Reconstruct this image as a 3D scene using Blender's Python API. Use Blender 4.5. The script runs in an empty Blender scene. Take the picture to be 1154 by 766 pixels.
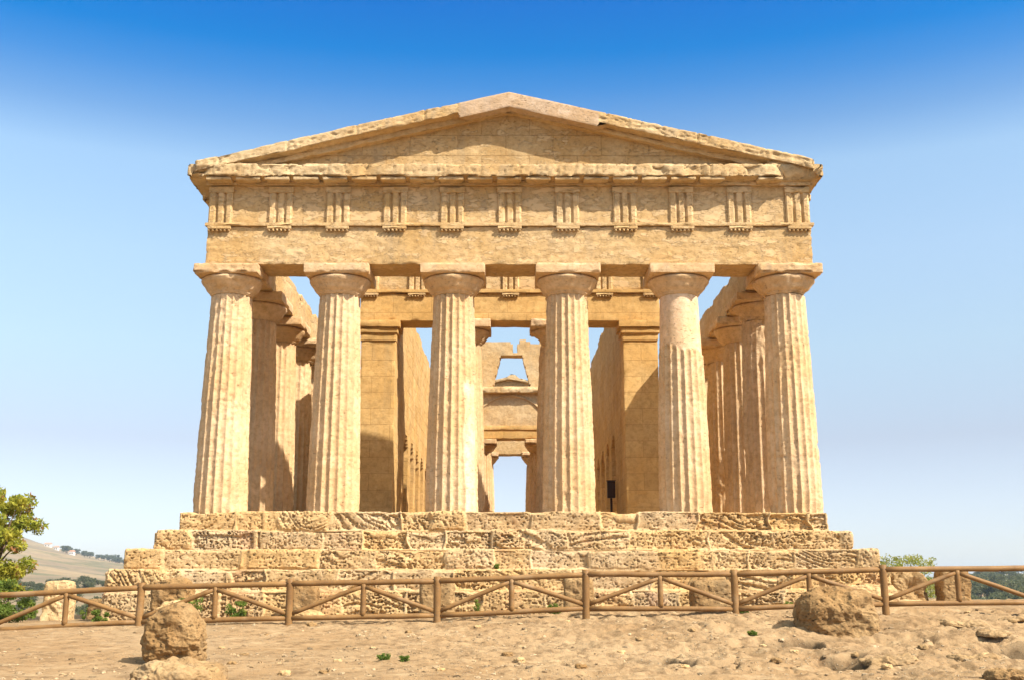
import bpy, math, random
import numpy as np
from mathutils import Vector

R = math.radians
sc = bpy.context.scene
col = sc.collection

# ------------------------------------------------------------------ camera
F, TH = 1250.45, .221                      # focal length in px of the 1154 px photo, pitch
CX, CY, CZ = .084, -30.0, -2.006
cam = bpy.data.cameras.new('camera'); camo = bpy.data.objects.new('camera', cam); col.objects.link(camo)
cam.sensor_width = 36; cam.lens = 36 * F / 1154; cam.clip_end = 20000; cam.clip_start = .1
camo.location = (CX, CY, CZ); camo.rotation_euler = (math.pi / 2 + TH, 0, 0)
sc.camera = camo

# ------------------------------------------------------------------ light
SUN = Vector((1.45, -1.0, 1.75)).normalized()
ELEV = math.asin(SUN.z); AZ = math.atan2(SUN.x, SUN.y)
w = bpy.data.worlds.new('World'); sc.world = w; w.use_nodes = True
nt = w.node_tree; bg = nt.nodes['Background']
sky = nt.nodes.new('ShaderNodeTexSky'); sky.sky_type = 'NISHITA'; sky.sun_disc = False
sky.sun_elevation = ELEV; sky.sun_rotation = AZ
sky.air_density = 1.0; sky.dust_density = 0.6; sky.ozone_density = 1.5; sky.altitude = 100
hs = nt.nodes.new('ShaderNodeHueSaturation'); hs.inputs['Saturation'].default_value = 1.08
nt.links.new(sky.outputs[0], hs.inputs['Color'])
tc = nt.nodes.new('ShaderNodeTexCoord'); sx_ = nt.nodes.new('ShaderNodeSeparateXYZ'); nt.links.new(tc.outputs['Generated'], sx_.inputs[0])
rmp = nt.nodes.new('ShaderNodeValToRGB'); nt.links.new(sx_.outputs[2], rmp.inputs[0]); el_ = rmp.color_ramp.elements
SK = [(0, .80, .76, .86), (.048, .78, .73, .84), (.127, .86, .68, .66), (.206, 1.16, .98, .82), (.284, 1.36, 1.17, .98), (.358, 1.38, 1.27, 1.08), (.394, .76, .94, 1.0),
      (.429, .26, .72, 1.0), (.456, .0, .60, 1.0), (.495, .0, .50, 1.0), (.60, 2.6, 1.85, 1.15), (.80, 4.8, 2.95, 1.35)]  # stops above the frame brightened and warmed as added fill for shaded stone
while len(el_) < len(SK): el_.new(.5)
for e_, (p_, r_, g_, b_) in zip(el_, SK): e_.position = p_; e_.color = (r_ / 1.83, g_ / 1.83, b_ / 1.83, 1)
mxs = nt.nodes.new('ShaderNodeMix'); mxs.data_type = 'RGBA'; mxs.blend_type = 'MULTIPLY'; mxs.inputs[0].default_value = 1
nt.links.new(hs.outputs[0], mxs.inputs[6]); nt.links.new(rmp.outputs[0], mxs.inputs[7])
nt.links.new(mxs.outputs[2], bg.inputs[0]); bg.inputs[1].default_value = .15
sl = bpy.data.lights.new('sun', 'SUN'); sl.energy = 3.3; sl.angle = R(.5); sl.color = (1, .93, .82)
so = bpy.data.objects.new('sun', sl); col.objects.link(so)
so.rotation_euler = SUN.to_track_quat('Z', 'Y').to_euler(); so.location = (20, -30, 30)
vs = sc.view_settings; vs.view_transform = 'Standard'; vs.look = 'None'; vs.gamma = 1
vs.exposure = 1.45
sc.cycles.use_denoising = True; sc.cycles.max_bounces = 9; sc.cycles.diffuse_bounces = 7
sc.cycles.volume_bounces = 0; sc.cycles.transparent_max_bounces = 6

# ------------------------------------------------------------------ noise
def _hash(ix, iy, iz, seed):
    h = (ix.astype(np.uint32) * np.uint32(374761393) + iy.astype(np.uint32) * np.uint32(668265263)
         + iz.astype(np.uint32) * np.uint32(2147483647) + np.uint32((seed * 974711 + 12345) & 0xffffffff))
    h = (h ^ (h >> np.uint32(13))) * np.uint32(1274126177)
    h = (h ^ (h >> np.uint32(15))) * np.uint32(2246822519)
    h = h ^ (h >> np.uint32(16))
    return h.astype(np.float64) / 4294967295.0
def vnoise(P, seed=0):
    P = np.asarray(P, float); f = np.floor(P); t = P - f; t = t * t * (3 - 2 * t)
    i = f.astype(np.int64)
    r = 0
    for dx in (0, 1):
        wx = t[:, 0] if dx else 1 - t[:, 0]
        for dy in (0, 1):
            wy = t[:, 1] if dy else 1 - t[:, 1]
            for dz in (0, 1):
                wz = t[:, 2] if dz else 1 - t[:, 2]
                r = r + wx * wy * wz * _hash(i[:, 0] + dx, i[:, 1] + dy, i[:, 2] + dz, seed)
    return r * 2 - 1
def fbm(P, s, octv=4, seed=0, gain=.5):
    P = np.asarray(P, float) * np.asarray(s, float); a, r, n = 1., 0., 0.
    for k in range(octv):
        r = r + a * vnoise(P + 17.3 * k, seed + k); n += a; a *= gain; P = P * 2.03
    return r / n
def sst(a, b, x):
    t = np.clip((x - a) / (b - a), 0, 1); return t * t * (3 - 2 * t)
def pits(P, s, seed=0, lo=.35, hi=.7):
    return sst(lo, hi, vnoise(np.asarray(P) * np.asarray(s, float), seed))

# ------------------------------------------------------------------ mesh helpers
def tagit(o, label=None, cat=None, group=None, kind=None):
    if label: o['label'] = label
    if cat: o['category'] = cat
    if group: o['group'] = group
    if kind: o['kind'] = kind
    return o
def empty(name, loc=(0, 0, 0), parent=None):
    o = bpy.data.objects.new(name, None); col.objects.link(o); o.location = loc; o.parent = parent
    o.empty_display_size = .3
    return o
def mesh(name, V, Fc, mat, smooth=True, tint=None):
    V = np.asarray(V, np.float32)
    me = bpy.data.meshes.new(name)
    if isinstance(Fc, np.ndarray):
        k = Fc.shape[1]; n = len(Fc)
        me.vertices.add(len(V)); me.vertices.foreach_set('co', V.ravel())
        me.loops.add(n * k); me.loops.foreach_set('vertex_index', Fc.astype(np.int32).ravel())
        me.polygons.add(n); me.polygons.foreach_set('loop_start', np.arange(0, n * k, k, dtype=np.int32))
        me.update(calc_edges=True); me.validate()
    else:
        me.from_pydata([tuple(v) for v in V.tolist()], [], [tuple(f) for f in Fc]); me.update()
    me.polygons.foreach_set('use_smooth', [smooth] * len(me.polygons))
    me.materials.append(mat)
    if mat.get('tinted'):
        a = me.color_attributes.new('tint', 'FLOAT_COLOR', 'POINT')
        c = np.ones((len(me.vertices), 4), np.float32)
        if tint is not None: c[:, :3] = tint
        a.data.foreach_set('color', c.ravel())
    return me
def obj(name, me, parent=None, loc=(0, 0, 0), rot=(0, 0, 0)):
    o = bpy.data.objects.new(name, me); col.objects.link(o); o.parent = parent
    o.location = loc; o.rotation_euler = rot
    return o
def grid_faces(nu, nv, off=0, wrap=False):
    i = np.arange(nv - 1)[:, None]; j = np.arange(nu if wrap else nu - 1)[None, :]
    j2 = (j + 1) % nu
    a = i * nu + j; b = i * nu + j2; c = (i + 1) * nu + j2; d = (i + 1) * nu + j
    return (np.stack([a, b, c, d], -1).reshape(-1, 4) + off)
def join(parts):
    Vs, Fs, o = [], [], 0
    for V, Fc in parts:
        Vs.append(V); Fs.append(Fc + o); o += len(V)
    return np.concatenate(Vs), np.concatenate(Fs)
def box_grid(x0, x1, y0, y1, z0, z1, res, skip=(), back=None):
    """surface of a box as grids; res metres per cell; faces named -x +x -y +y -z +z"""
    out = []
    def ax(a, b, r): return np.linspace(a, b, max(2, int(round((b - a) / r)) + 1))
    for f in ('-x', '+x', '-y', '+y', '-z', '+z'):
        if f in skip: continue
        r = (back or res * 4) if f in ('+y', '-z') else res
        if f[1] == 'x': A, B = ax(y0, y1, r), ax(z0, z1, r)
        elif f[1] == 'y': A, B = ax(x0, x1, r), ax(z0, z1, r)
        else: A, B = ax(x0, x1, r), ax(y0, y1, r)
        a, b = np.meshgrid(A, B); a, b = a.ravel(), b.ravel()
        if f[1] == 'x': V = np.stack([np.full_like(a, x0 if f[0] == '-' else x1), a, b], 1)
        elif f[1] == 'y': V = np.stack([a, np.full_like(a, y0 if f[0] == '-' else y1), b], 1)
        else: V = np.stack([a, b, np.full_like(a, z0 if f[0] == '-' else z1)], 1)
        Fc = grid_faces(len(A), len(B))
        if f in ('-x', '+y', '-z'): Fc = Fc[:, ::-1]
        out.append((V, Fc))
    return join(out)
def rough_box(x0, x1, y0, y1, z0, z1, res, disp=None, rnd=.03, back=None, skip=(), uniform=False):
    V, Fc = box_grid(x0, x1, y0, y1, z0, z1, res, skip, res if uniform else back)
    lo = np.array([x0, y0, z0]) + rnd; hi = np.array([x1, y1, z1]) - rnd
    q = np.clip(V, lo, hi); n = V - q; L = np.linalg.norm(n, axis=1, keepdims=True); n = n / np.maximum(L, 1e-9)
    edge = ((V < lo) | (V > hi)).sum(1) > 1
    P = q + n * rnd
    if disp is not None: P = P + n * disp(P, n, edge)[:, None]
    return P, Fc
def stone_disp(amp=.02, scale=2.0, chip=.06, strat=.012, pit=.0, seed=0, pitscale=(9, 9, 12)):
    def f(P, n, edge):
        d = amp * fbm(P, scale, 4, seed) + strat * fbm(P, (2.2, 2.2, 13), 3, seed + 9)
        if pit: d = d - pit * pits(P + .12 * np.stack([vnoise(P * 5, seed + 50)] * 3, 1), pitscale, seed + 5)
        c = fbm(P, 2.6, 4, seed + 20)
        d = d - edge * chip * sst(-.05, .5, c)
        return d
    return f
def tube(p0, p1, r0, r1, n=12, seg=6, wob=.0, seed=0):
    p0, p1 = np.array(p0, float), np.array(p1, float); d = p1 - p0; L = np.linalg.norm(d); d /= L
    a = np.cross(d, [0, 0, 1.]) if abs(d[2]) < .9 else np.cross(d, [1., 0, 0]); a /= np.linalg.norm(a); b = np.cross(d, a)
    t = np.linspace(0, 1, seg + 1); th = np.arange(n) * 2 * np.pi / n
    C = p0 + np.outer(t, d) * L
    r = r0 + (r1 - r0) * t
    V = C[:, None, :] + r[:, None, None] * (np.cos(th)[None, :, None] * a + np.sin(th)[None, :, None] * b)
    V = V.reshape(-1, 3)
    if wob: V = V + wob * np.stack([vnoise(V * 1.7, seed), vnoise(V * 1.7, seed + 1), vnoise(V * 1.7, seed + 2)], 1)
    Fc = grid_faces(n, seg + 1, 0, True)
    # caps as quads through centre points
    c0, c1 = len(V), len(V) + 1
    V = np.vstack([V, V[:n].mean(0), V[-n:].mean(0)])
    k = np.arange(0, n, 2)
    cap0 = np.stack([np.full_like(k, c0), (k + 2) % n, (k + 1) % n, k], 1)
    o = seg * n
    cap1 = np.stack([np.full_like(k, c1), o + k, o + (k + 1) % n, o + (k + 2) % n], 1)
    return V, np.concatenate([Fc, cap0, cap1])
def ray(u, v):
    a = (u - 577) / F; b = -(v - 383) / F; c, s = math.cos(TH), math.sin(TH)
    return np.array([a, c - b * s, s + b * c])
def at(u, v, Y):
    d = ray(u, v); t = (Y - CY) / d[1]; return np.array([CX, CY, CZ]) + d * t

# ------------------------------------------------------------------ materials
def newmat(name):
    m = bpy.data.materials.new(name); m.use_nodes = True
    n = m.node_tree; b = n.nodes['Principled BSDF']; b.inputs['Roughness'].default_value = .9
    b.inputs['Specular IOR Level'].default_value = .15
    return m, n, b
class NB:
    def __init__(s, nt): s.nt = nt
    def n(s, t, **k):
        o = s.nt.nodes.new(t)
        for a, v in k.items(): setattr(o, a, v)
        return o
    def l(s, a, b): s.nt.links.new(a, b)
    def noise(s, vec, scale, detail=4, rough=.55, dist=0):
        o = s.n('ShaderNodeTexNoise'); o.inputs['Scale'].default_value = scale; o.inputs['Detail'].default_value = detail
        o.inputs['Roughness'].default_value = rough; o.inputs['Distortion'].default_value = dist; s.l(vec, o.inputs['Vector']); return o.outputs['Fac']
    def map(s, vec, sc3):
        o = s.n('ShaderNodeMapping'); o.inputs['Scale'].default_value = sc3; s.l(vec, o.inputs['Vector']); return o.outputs[0]
    def ramp(s, fac, stops):
        o = s.n('ShaderNodeValToRGB'); e = o.color_ramp.elements
        while len(e) < len(stops): e.new(.5)
        for k, (p, c) in enumerate(stops):
            e[k].position = p; e[k].color = (c, c, c, 1) if isinstance(c, (int, float)) else (*c, 1)
        s.l(fac, o.inputs[0]); return o.outputs[0]
    def mix(s, fac, a, b, mode='MIX'):
        o = s.n('ShaderNodeMix', data_type='RGBA', blend_type=mode)
        for k, v in ((0, fac), (6, a), (7, b)):
            if isinstance(v, (int, float)): o.inputs[k].default_value = v
            elif isinstance(v, tuple): o.inputs[k].default_value = (*v, 1)
            else: s.l(v, o.inputs[k])
        return o.outputs[2]
    def math(s, op, a, b=None):
        o = s.n('ShaderNodeMath', operation=op)
        for k, v in ((0, a), (1, b)):
            if v is None: continue
            if isinstance(v, (int, float)): o.inputs[k].default_value = v
            else: s.l(v, o.inputs[k])
        return o.outputs[0]
    def bump(s, h, strength, dist, prev=None):
        o = s.n('ShaderNodeBump'); o.inputs['Strength'].default_value = strength; o.inputs['Distance'].default_value = dist
        s.l(h, o.inputs['Height'])
        if prev is not None: s.l(prev, o.inputs['Normal'])
        return o.outputs[0]
def stone(name, pale=(.50, .365, .19), ochre=(.42, .255, .095), dark=(.20, .12, .05), plaster=0., brick=None, pit=.5, strat=1., bumpk=1.):
    m, n, b = newmat(name); m['tinted'] = True; N = NB(n)
    pos = N.n('ShaderNodeNewGeometry').outputs['Position']
    a = N.noise(pos, .55, 5, .6); c = N.mix(N.ramp(a, [(.36, 0.), (.64, 1.)]), pale, ochre)
    fine = N.noise(pos, 7, 8, .7)
    c = N.mix(N.ramp(fine, [(.35, .6), (.55, 0.)]), c, tuple(x * .66 for x in ochre))
    grain = N.noise(N.map(pos, (1, 1, 1.6)), 20, 5, .8); c = N.mix(N.ramp(grain, [(.57, 0.), (.70, .42)]), c, tuple(x * .5 for x in ochre))
    st = N.noise(N.map(pos, (1.6, 1.6, 4.5)), 2.8, 8, .78, .4)
    c = N.mix(N.math('MULTIPLY', N.ramp(st, [(.5, 0.), (.72, .75)]), strat), c, tuple(x * .72 for x in ochre))
    c = N.mix(N.ramp(N.noise(pos, 1.7, 6, .65), [(.55, 0.), (.72, .6)]), c, tuple(min(1, x * 1.22) for x in pale))
    # pores and dirt filled holes
    pn = N.noise(N.map(pos, (1, 1, 1.9)), 13, 3, .6)
    pm = N.math('MULTIPLY', N.ramp(pn, [(.62, 0.), (.70, 1.)]), N.ramp(N.noise(pos, 1.1, 3), [(.38, .15), (.6, 1.)]))
    c = N.mix(N.math('MULTIPLY', pm, pit), c, dark)
    hgt = N.math('SUBTRACT', N.math('ADD', N.math('MULTIPLY', fine, .5), N.math('MULTIPLY', st, .6)), N.math('MULTIPLY', pm, 1.1))
    if plaster:
        pl = N.ramp(N.noise(N.map(pos, (1, 1, 2.2)), 2.1, 8, .68, .1), [(.60 - .1 * plaster, 0.), (.63 - .1 * plaster, 1.)])
        c = N.mix(N.math('MULTIPLY', pl, .55), c, tuple(x * k for x, k in zip(pale, (1.06, 1.05, 1.08))))
        hgt = N.math('ADD', N.mix(N.math('MULTIPLY', pl, .8), hgt, (.8, .8, .8)), N.math('MULTIPLY', pl, .25))
    if brick:
        sp = N.n('ShaderNodeSeparateXYZ'); N.l(pos, sp.inputs[0]); cb = N.n('ShaderNodeCombineXYZ')
        N.l(N.math('ADD', sp.outputs[0], sp.outputs[1]), cb.inputs[0]); N.l(sp.outputs[2], cb.inputs[1])
        br = N.n('ShaderNodeTexBrick'); N.l(cb.outputs[0], br.inputs['Vector'])
        br.inputs['Scale'].default_value = 1; br.inputs['Brick Width'].default_value = brick[0]; br.inputs['Row Height'].default_value = brick[1]
        br.inputs['Mortar Size'].default_value = .012; br.inputs['Mortar Smooth'].default_value = .3
        br.inputs['Color1'].default_value = (.86, .86, .86, 1); br.inputs['Color2'].default_value = (1.06, 1.04, 1.0, 1)
        br.inputs['Mortar'].default_value = (.62, .56, .5, 1)
        c = N.mix(.55, c, br.outputs['Color'], 'MULTIPLY')
        hgt = N.math('SUBTRACT', hgt, N.math('MULTIPLY', br.outputs['Fac'], .6))
    wk = N.math('MULTIPLY', N.ramp(N.noise(N.map(pos, (2.2, 2.2, .45)), 1.0, 5, .6), [(.54, 0.), (.68, .6)]), N.ramp(N.noise(pos, .4, 3), [(.42, .2), (.6, 1.)]))
    c = N.mix(wk, c, tuple(x * k for x, k in zip(pale, (.62, .64, .70))))
    at_ = N.n('ShaderNodeAttribute'); at_.attribute_name = 'tint'
    c = N.mix(1., c, at_.outputs['Color'], 'MULTIPLY')
    N.l(c, b.inputs['Base Color'])
    N.l(N.bump(hgt, .8 * bumpk, .045), b.inputs['Normal'])
    return m
M_col = stone('weathered_column_stone', pale=(.64, .465, .28), ochre=(.57, .37, .18), pit=.5, strat=.4, bumpk=.9)
M_ent = stone('plaster_patched_stone', pale=(.57, .41, .22), ochre=(.50, .315, .125), plaster=.5, pit=.3)
M_frz = stone('frieze_stone', pale=(.57, .41, .22), ochre=(.50, .315, .125), plaster=.9, pit=.2, strat=.6)
M_cor = stone('cornice_stone', pale=(.56, .42, .24), ochre=(.48, .31, .135), pit=.5, strat=.7)
M_wall = stone('ashlar_wall_stone', pale=(.56, .38, .175), ochre=(.50, .30, .10), brick=(1.3, .5), pit=.35)
M_smooth = stone('dressed_stone', pale=(.60, .40, .17), ochre=(.54, .33, .115), brick=(1.24, .52), pit=.15, strat=.35, bumpk=.45)
M_step = stone('eroded_step_stone', pale=(.55, .395, .215), ochre=(.48, .31, .135), dark=(.17, .11, .05), pit=.7, bumpk=1.2)
M_rock = stone('boulder_rock', pale=(.345, .235, .115), ochre=(.28, .165, .065), dark=(.08, .05, .022), pit=.85, strat=.5, bumpk=1.5)

M_slab = stone('ground_rock', pale=(.36, .25, .13), ochre=(.30, .19, .085), dark=(.10, .065, .03), pit=.8, strat=.3)
# ------------------------------------------------------------------ terrain
def terrain(X, Y, fine=True):
    """ground height; near part shaped by the site, far part by azimuth hills"""
    X = np.asarray(X, float); Y = np.asarray(Y, float)
    dx, dy = X - CX, Y - CY; r = np.hypot(dx, dy); az = np.arctan2(dx, np.maximum(dy, 1e-6))
    az = np.arctan2(dx, dy)
    z = np.interp(Y, [-60, -30, -17, -12.5, -9, -5.5, -4, 0, 12, 200], [-3.75, -3.62, -3.48, -3.26, -2.98, -2.64, -2.58, -2.56, -2.6, -3.0])
    z = z + np.interp(X, [-14, -8, 0, 8, 14, 60], [-.3, -.13, -.03, .13, .2, .25]) * sst(-13, -6, Y)
    # edge of the ridge
    edge = np.interp(az, [-.6, -.38, -.2, .2, .33, .6], [40, 38, 70, 70, 44, 42])
    drop = sst(0, 1, (r - edge) / 90)
    far_l = np.interp(r, [0, 60, 150, 300, 450, 700, 1400, 2200, 3200, 5000], [-4, -7, -13, -9, -4, 3, 35, 80, 60, -20])
    far_r = np.interp(r, [0, 60, 150, 300, 500, 900, 1500, 2500, 5000], [-4, -8, -16, -9, -2, 8, 2, -20, -40])
    # skyline factor against azimuth (left hills sink to the right)
    kl = np.interp(az, [-1.4, -.9, -.46, -.4345, -.4, -.37, -.33, -.28, -.15, 0], [.1, .6, 1.5, 1.36, 1.03, .82, .60, .45, .05, 0])
    kr = np.interp(az, [0, .2, .36, .40, .43, .55, .9, 1.4], [0, .2, .55, .75, 1.0, 1.25, .8, 0])
    base = np.interp(r, [0, 60, 300, 1000, 5000], [-4, -9, -25, -32, -40])
    zl = np.where(far_l > 0, far_l * kl, far_l); zr = np.where(far_r > 0, far_r * kr, far_r)
    wl = sst(.02, -.12, az) * sst(-1.5, -1.0, az); wr = sst(.1, .3, az) * sst(1.5, 1.0, az)
    far = base * (1 - wl - wr) + zl * wl + zr * wr
    P = np.stack([X, Y, np.zeros_like(X)], -1).reshape(-1, 3)
    hill = fbm(P, 1 / 260., 5, 71).reshape(X.shape) * np.clip((r - 250) / 900, 0, 1) * 9
    z = z * (1 - drop) + (far + hill) * drop
    if fine:
        near = 1 - sst(60, 110, r)
        cr = np.abs(fbm(P * np.array([.8, 1.3, 1]), 1.5, 4, 51)).reshape(X.shape); cr2 = np.abs(fbm(P, 5.0, 3, 53)).reshape(X.shape)
        right = sst(-4, 4, X + .3 * (Y + 8))           # rocky shelf on the right, trodden dirt on the left
        n1 = fbm(P, .55, 4, 3).reshape(X.shape); n2 = fbm(P, 2.4, 4, 5).reshape(X.shape)
        band = fbm(P * np.array([.45, 1.5, 1]), 1.0, 4, 8).reshape(X.shape)
        step = np.round(band * 9) / 9 + .35 * (band - np.round(band * 9) / 9)
        hole = holes(P).reshape(X.shape)
        rough = .25 + .75 * right
        patch = sst(-.25, .3, fbm(P, .3, 3, 60).reshape(X.shape) + .5 * right)
        foot = 1 - sst(-4.6, -3.8, Y) * .6
        z = z + near * foot * (.05 * n1 + .035 * n2 * rough * patch - .07 * np.clip(1 - cr / .08, 0, 1) * rough * patch + .07 * cr2 * (.25 + .75 * patch) * (.5 + .5 * right) + .26 * step * right - .24 * hole * right + .032 * fbm(P, 7, 3, 33).reshape(X.shape) * patch)
    return z
def holes(P):
    return pits(P * np.array([.75, 1.3, 1]) + .3 * vnoise(P * 2, 4)[:, None], 1.0, 12, .42, .62) * sst(.0, .3, fbm(P, .35, 2, 44) + .2)
def ground(x, y): return float(terrain(np.array([x]), np.array([y]))[0])
def hit(u, v):
    """where the sight line through a photo pixel meets the ground"""
    d = ray(u, v); t = np.linspace(6, 90, 1600); p = np.array([CX, CY, CZ]) + t[:, None] * d
    z = terrain(p[:, 0], p[:, 1]); k = np.argmax(p[:, 2] < z)
    return p[k]
def build_ground():
    az = np.unique(np.round(np.concatenate([np.arange(-.56, .56, .0019), np.linspace(.56, 2 * math.pi - .56, 150)]), 5))
    rr = np.concatenate([np.linspace(.5, 10, 12), np.arange(10.3, 12, .2), np.arange(12, 26, .045), np.arange(26, 46, .16), np.geomspace(46, 6500, 170)])
    A, Rr = np.meshgrid(az, rr); X = CX + np.sin(A) * Rr; Y = CY + np.cos(A) * Rr
    Z = terrain(X, Y)
    V = np.stack([X.ravel(), Y.ravel(), Z.ravel()], 1)
    Fc = grid_faces(len(az), len(rr), 0, True)[:, ::-1]
    m, n, b = newmat('dry_ground'); m['tinted'] = True; N = NB(n)
    pos = N.n('ShaderNodeNewGeometry').outputs['Position']
    dirt = N.mix(N.ramp(N.noise(pos, .45, 5, .6), [(.35, 0.), (.65, 1.)]), (.35, .245, .135), (.30, .195, .097))
    dirt = N.mix(N.ramp(N.noise(pos, 3.5, 8, .75), [(.48, 0.), (.62, .8)]), dirt, (.16, .10, .05))
    dirt = N.mix(N.ramp(N.noise(N.map(pos, (1, 2.2, 1)), 1.4, 6, .65), [(.55, 0.), (.66, .75)]), dirt, (.40, .29, .165))
    vo = N.n('ShaderNodeTexVoronoi'); vo.inputs['Scale'].default_value = 14; N.l(pos, vo.inputs['Vector'])
    gm = N.math('MULTIPLY', N.ramp(vo.outputs['Distance'], [(.12, 1.), (.22, 0.)]), N.ramp(N.noise(pos, .6, 4), [(.45, 0.), (.58, .8)]))
    dirt = N.mix(gm, dirt, (.42, .35, .25))
    gs = N.ramp(N.noise(pos, 22, 4, .7), [(.66, 0.), (.74, .7)])
    dirt = N.mix(gs, dirt, (.10, .065, .035))
    # far land: dry grass fields and scrub
    fld = N.mix(N.ramp(N.noise(N.map(pos, (1, 1, 3)), .006, 5, .6), [(.42, 0.), (.6, 1.)]), (.30, .22, .125), (.19, .145, .09))
    fld = N.mix(N.ramp(N.noise(pos, .018, 6, .75), [(.50, 0.), (.62, .85)]), fld, (.12, .12, .06))
    sp = N.n('ShaderNodeSeparateXYZ'); N.l(pos, sp.inputs[0])
    rt = N.ramp(N.math('MULTIPLY', sp.outputs[0], .01), [(.0, 0.), (.2, 1.)])
    scr = N.mix(N.ramp(N.noise(pos, .035, 6, .7), [(.46, 0.), (.56, 1.)]), (.12, .13, .06), (.26, .18, .11))
    fld = N.mix(rt, fld, scr)
    ln = N.n('ShaderNodeVectorMath', operation='LENGTH'); N.l(pos, ln.inputs[0])
    ff = N.ramp(N.math('MULTIPLY', ln.outputs['Value'], .01), [(.35, 0.), (.75, 1.)])
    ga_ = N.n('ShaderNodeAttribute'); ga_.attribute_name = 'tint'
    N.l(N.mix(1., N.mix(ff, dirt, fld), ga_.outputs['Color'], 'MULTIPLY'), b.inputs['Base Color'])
    h = N.math('ADD', N.noise(pos, 9, 8, .75), N.math('MULTIPLY', gm, .8))
    N.l(N.bump(h, .8, .05), b.inputs['Normal'])
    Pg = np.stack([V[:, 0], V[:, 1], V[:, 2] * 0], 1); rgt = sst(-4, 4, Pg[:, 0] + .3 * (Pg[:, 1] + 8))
    hd = (holes(Pg) * rgt * (np.hypot(V[:, 0], V[:, 1]) < 40))[:, None]  # hollows coloured darker, standing in for shade under their edges
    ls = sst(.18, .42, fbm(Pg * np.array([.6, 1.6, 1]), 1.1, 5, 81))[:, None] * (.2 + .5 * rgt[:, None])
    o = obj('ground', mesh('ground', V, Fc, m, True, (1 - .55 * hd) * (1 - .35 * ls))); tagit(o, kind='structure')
build_ground()

# ------------------------------------------------------------------ the temple
T = empty('ancient_temple', (0, 0, 0))
tagit(T, 'golden stone Doric temple ruin with six fluted columns across its front and a worn pediment', 'temple')

# --- steps (crepidoma)
def step_course(k, x0, x1, yf, z0, z1, seed):
    rng = np.random.RandomState(seed)
    cuts = [x0]
    while cuts[-1] < x1: cuts.append(cuts[-1] + rng.uniform(.75, 2.1))
    cuts = np.array(cuts[1:-1])
    wob = rng.uniform(-.05, .05, 200)
    style = rng.uniform(0, 1, len(cuts) + 2); push = rng.uniform(-.085, .04, len(cuts) + 2); drop_ = rng.uniform(0, .085, len(cuts) + 2) * (rng.rand(len(cuts) + 2) < .7) * (.3 if z1 > -.1 else 1)
    def blockinfo(P):
        xj = P[:, 0] + .07 * vnoise(P * 4, seed) + .25 * vnoise(np.stack([np.floor(P[:, 0]), 0 * P[:, 0], 0 * P[:, 0]], 1) + .5, seed) * (P[:, 2] - z0)
        i = np.searchsorted(cuts, xj)
        d = np.abs(xj[:, None] - cuts[None, :]).min(1)
        return i, d
    mz = -6.35 + (z1 * .35)                              # pale mortar seam climbing through the courses
    def joints(P):
        i, d = blockinfo(P)
        nz = .03 * vnoise(P * 6, seed + 3)
        dz = P[:, 2] - z0 + .012 + nz
        g = np.minimum(d, dz * 1.2)
        seam = np.abs(P[:, 0] - mz - .12 * vnoise(P * 2, 77))
        return i, np.minimum(g, seam * .5)
    def disp(P, n, edge):
        i, g = joints(P)
        front = np.clip(-n[:, 1], 0, 1)
        warp = .1 * np.stack([vnoise(P * 4, seed + 41), vnoise(P * 4, seed + 42), vnoise(P * 4, seed + 43)], 1)
        d = push[i] + .055 * fbm(P, 1.5, 4, seed) + .02 * fbm(P, 6, 3, seed + 71)
        # honeycomb weathering and slanting grooves, each on its own blocks
        s = style[i]
        hon = np.maximum(pits(P * (.75 + .5 * s)[:, None] + warp * .3, (21, 21, 27), seed + 2, .30, .43), .8 * pits(P + warp * .5, (8, 8, 13), seed + 6, .48, .62)) * sst(-.3, .15, fbm(P, 1.1, 3, seed + 7))
        ang = P.copy(); sg = np.where(s > .72, 1., -1.)
        ang[:, 2] = (P[:, 2] + sg * (.35 + .5 * vnoise(P * .6, seed + 77)) * P[:, 0]) * 3.6; ang[:, 0] = P[:, 0] * .8
        gro = sst(.05, .45, vnoise(ang * np.array([1, 1, 4.0]) + warp * 3, seed + 12))
        d = d - hon * .085 * sst(.35, .6, s) * (1 - .6 * gro * sst(.5, .62, s)) - gro * .05 * sst(.5, .62, s) - .05 * pits(P, (30, 30, 36), seed + 30, .36, .52)
        d = d + .014 * fbm(P, (5, 5, 16), 3, seed + 8)
        pill = .028 * (1 - sst(0, .07, g))                 # rounded block edges
        mort = 1 - sst(.012, .05, g)
        d = d * (1 - .9 * mort) - pill * (1 - .75 * mort)
        up = np.clip(n[:, 2], 0, 1)
        crumble = sst(0, .4, fbm(P, 1.3, 4, seed + 15))
        return d * (.25 + .75 * front) - edge * .22 * crumble - up * drop_[i] - up * .05 * crumble
    parts = []
    V, Fc = rough_box(x0, x1, yf, yf + 1.4, z0 - .12, z1, .021, disp, .065, .3, skip=('+y', '-z'))
    i, g = joints(V)
    mort = ((1 - sst(.012, .045, g)) * (.12 + .6 * sst(-.1, .35, fbm(V, 1.3, 3, seed + 60))))[:, None]
    hue = rng.uniform(-1, 1, len(cuts) + 3)[i]
    tint = np.stack([1 + .07 * hue, 1 + .03 * hue, 1 - .08 * hue], 1)
    pink = sst(.3, .5, fbm(V, .9, 3, 91 + k))[:, None] * .5
    tint = tint * (1 - pink) + tint * np.array([1.0, .88, .95]) * pink
    pz = (sst(.12, .4, fbm(V, 1.0, 4, 93 + k)) * .5)[:, None]; tint = tint * (1 + pz * np.array([.22, .28, .38]))
    tint = tint * (1 - mort) + np.array([1.2, 1.27, 1.38]) * mort
    o = obj('step', mesh('step', V, Fc, M_step, True, tint), T)
    return o
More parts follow.
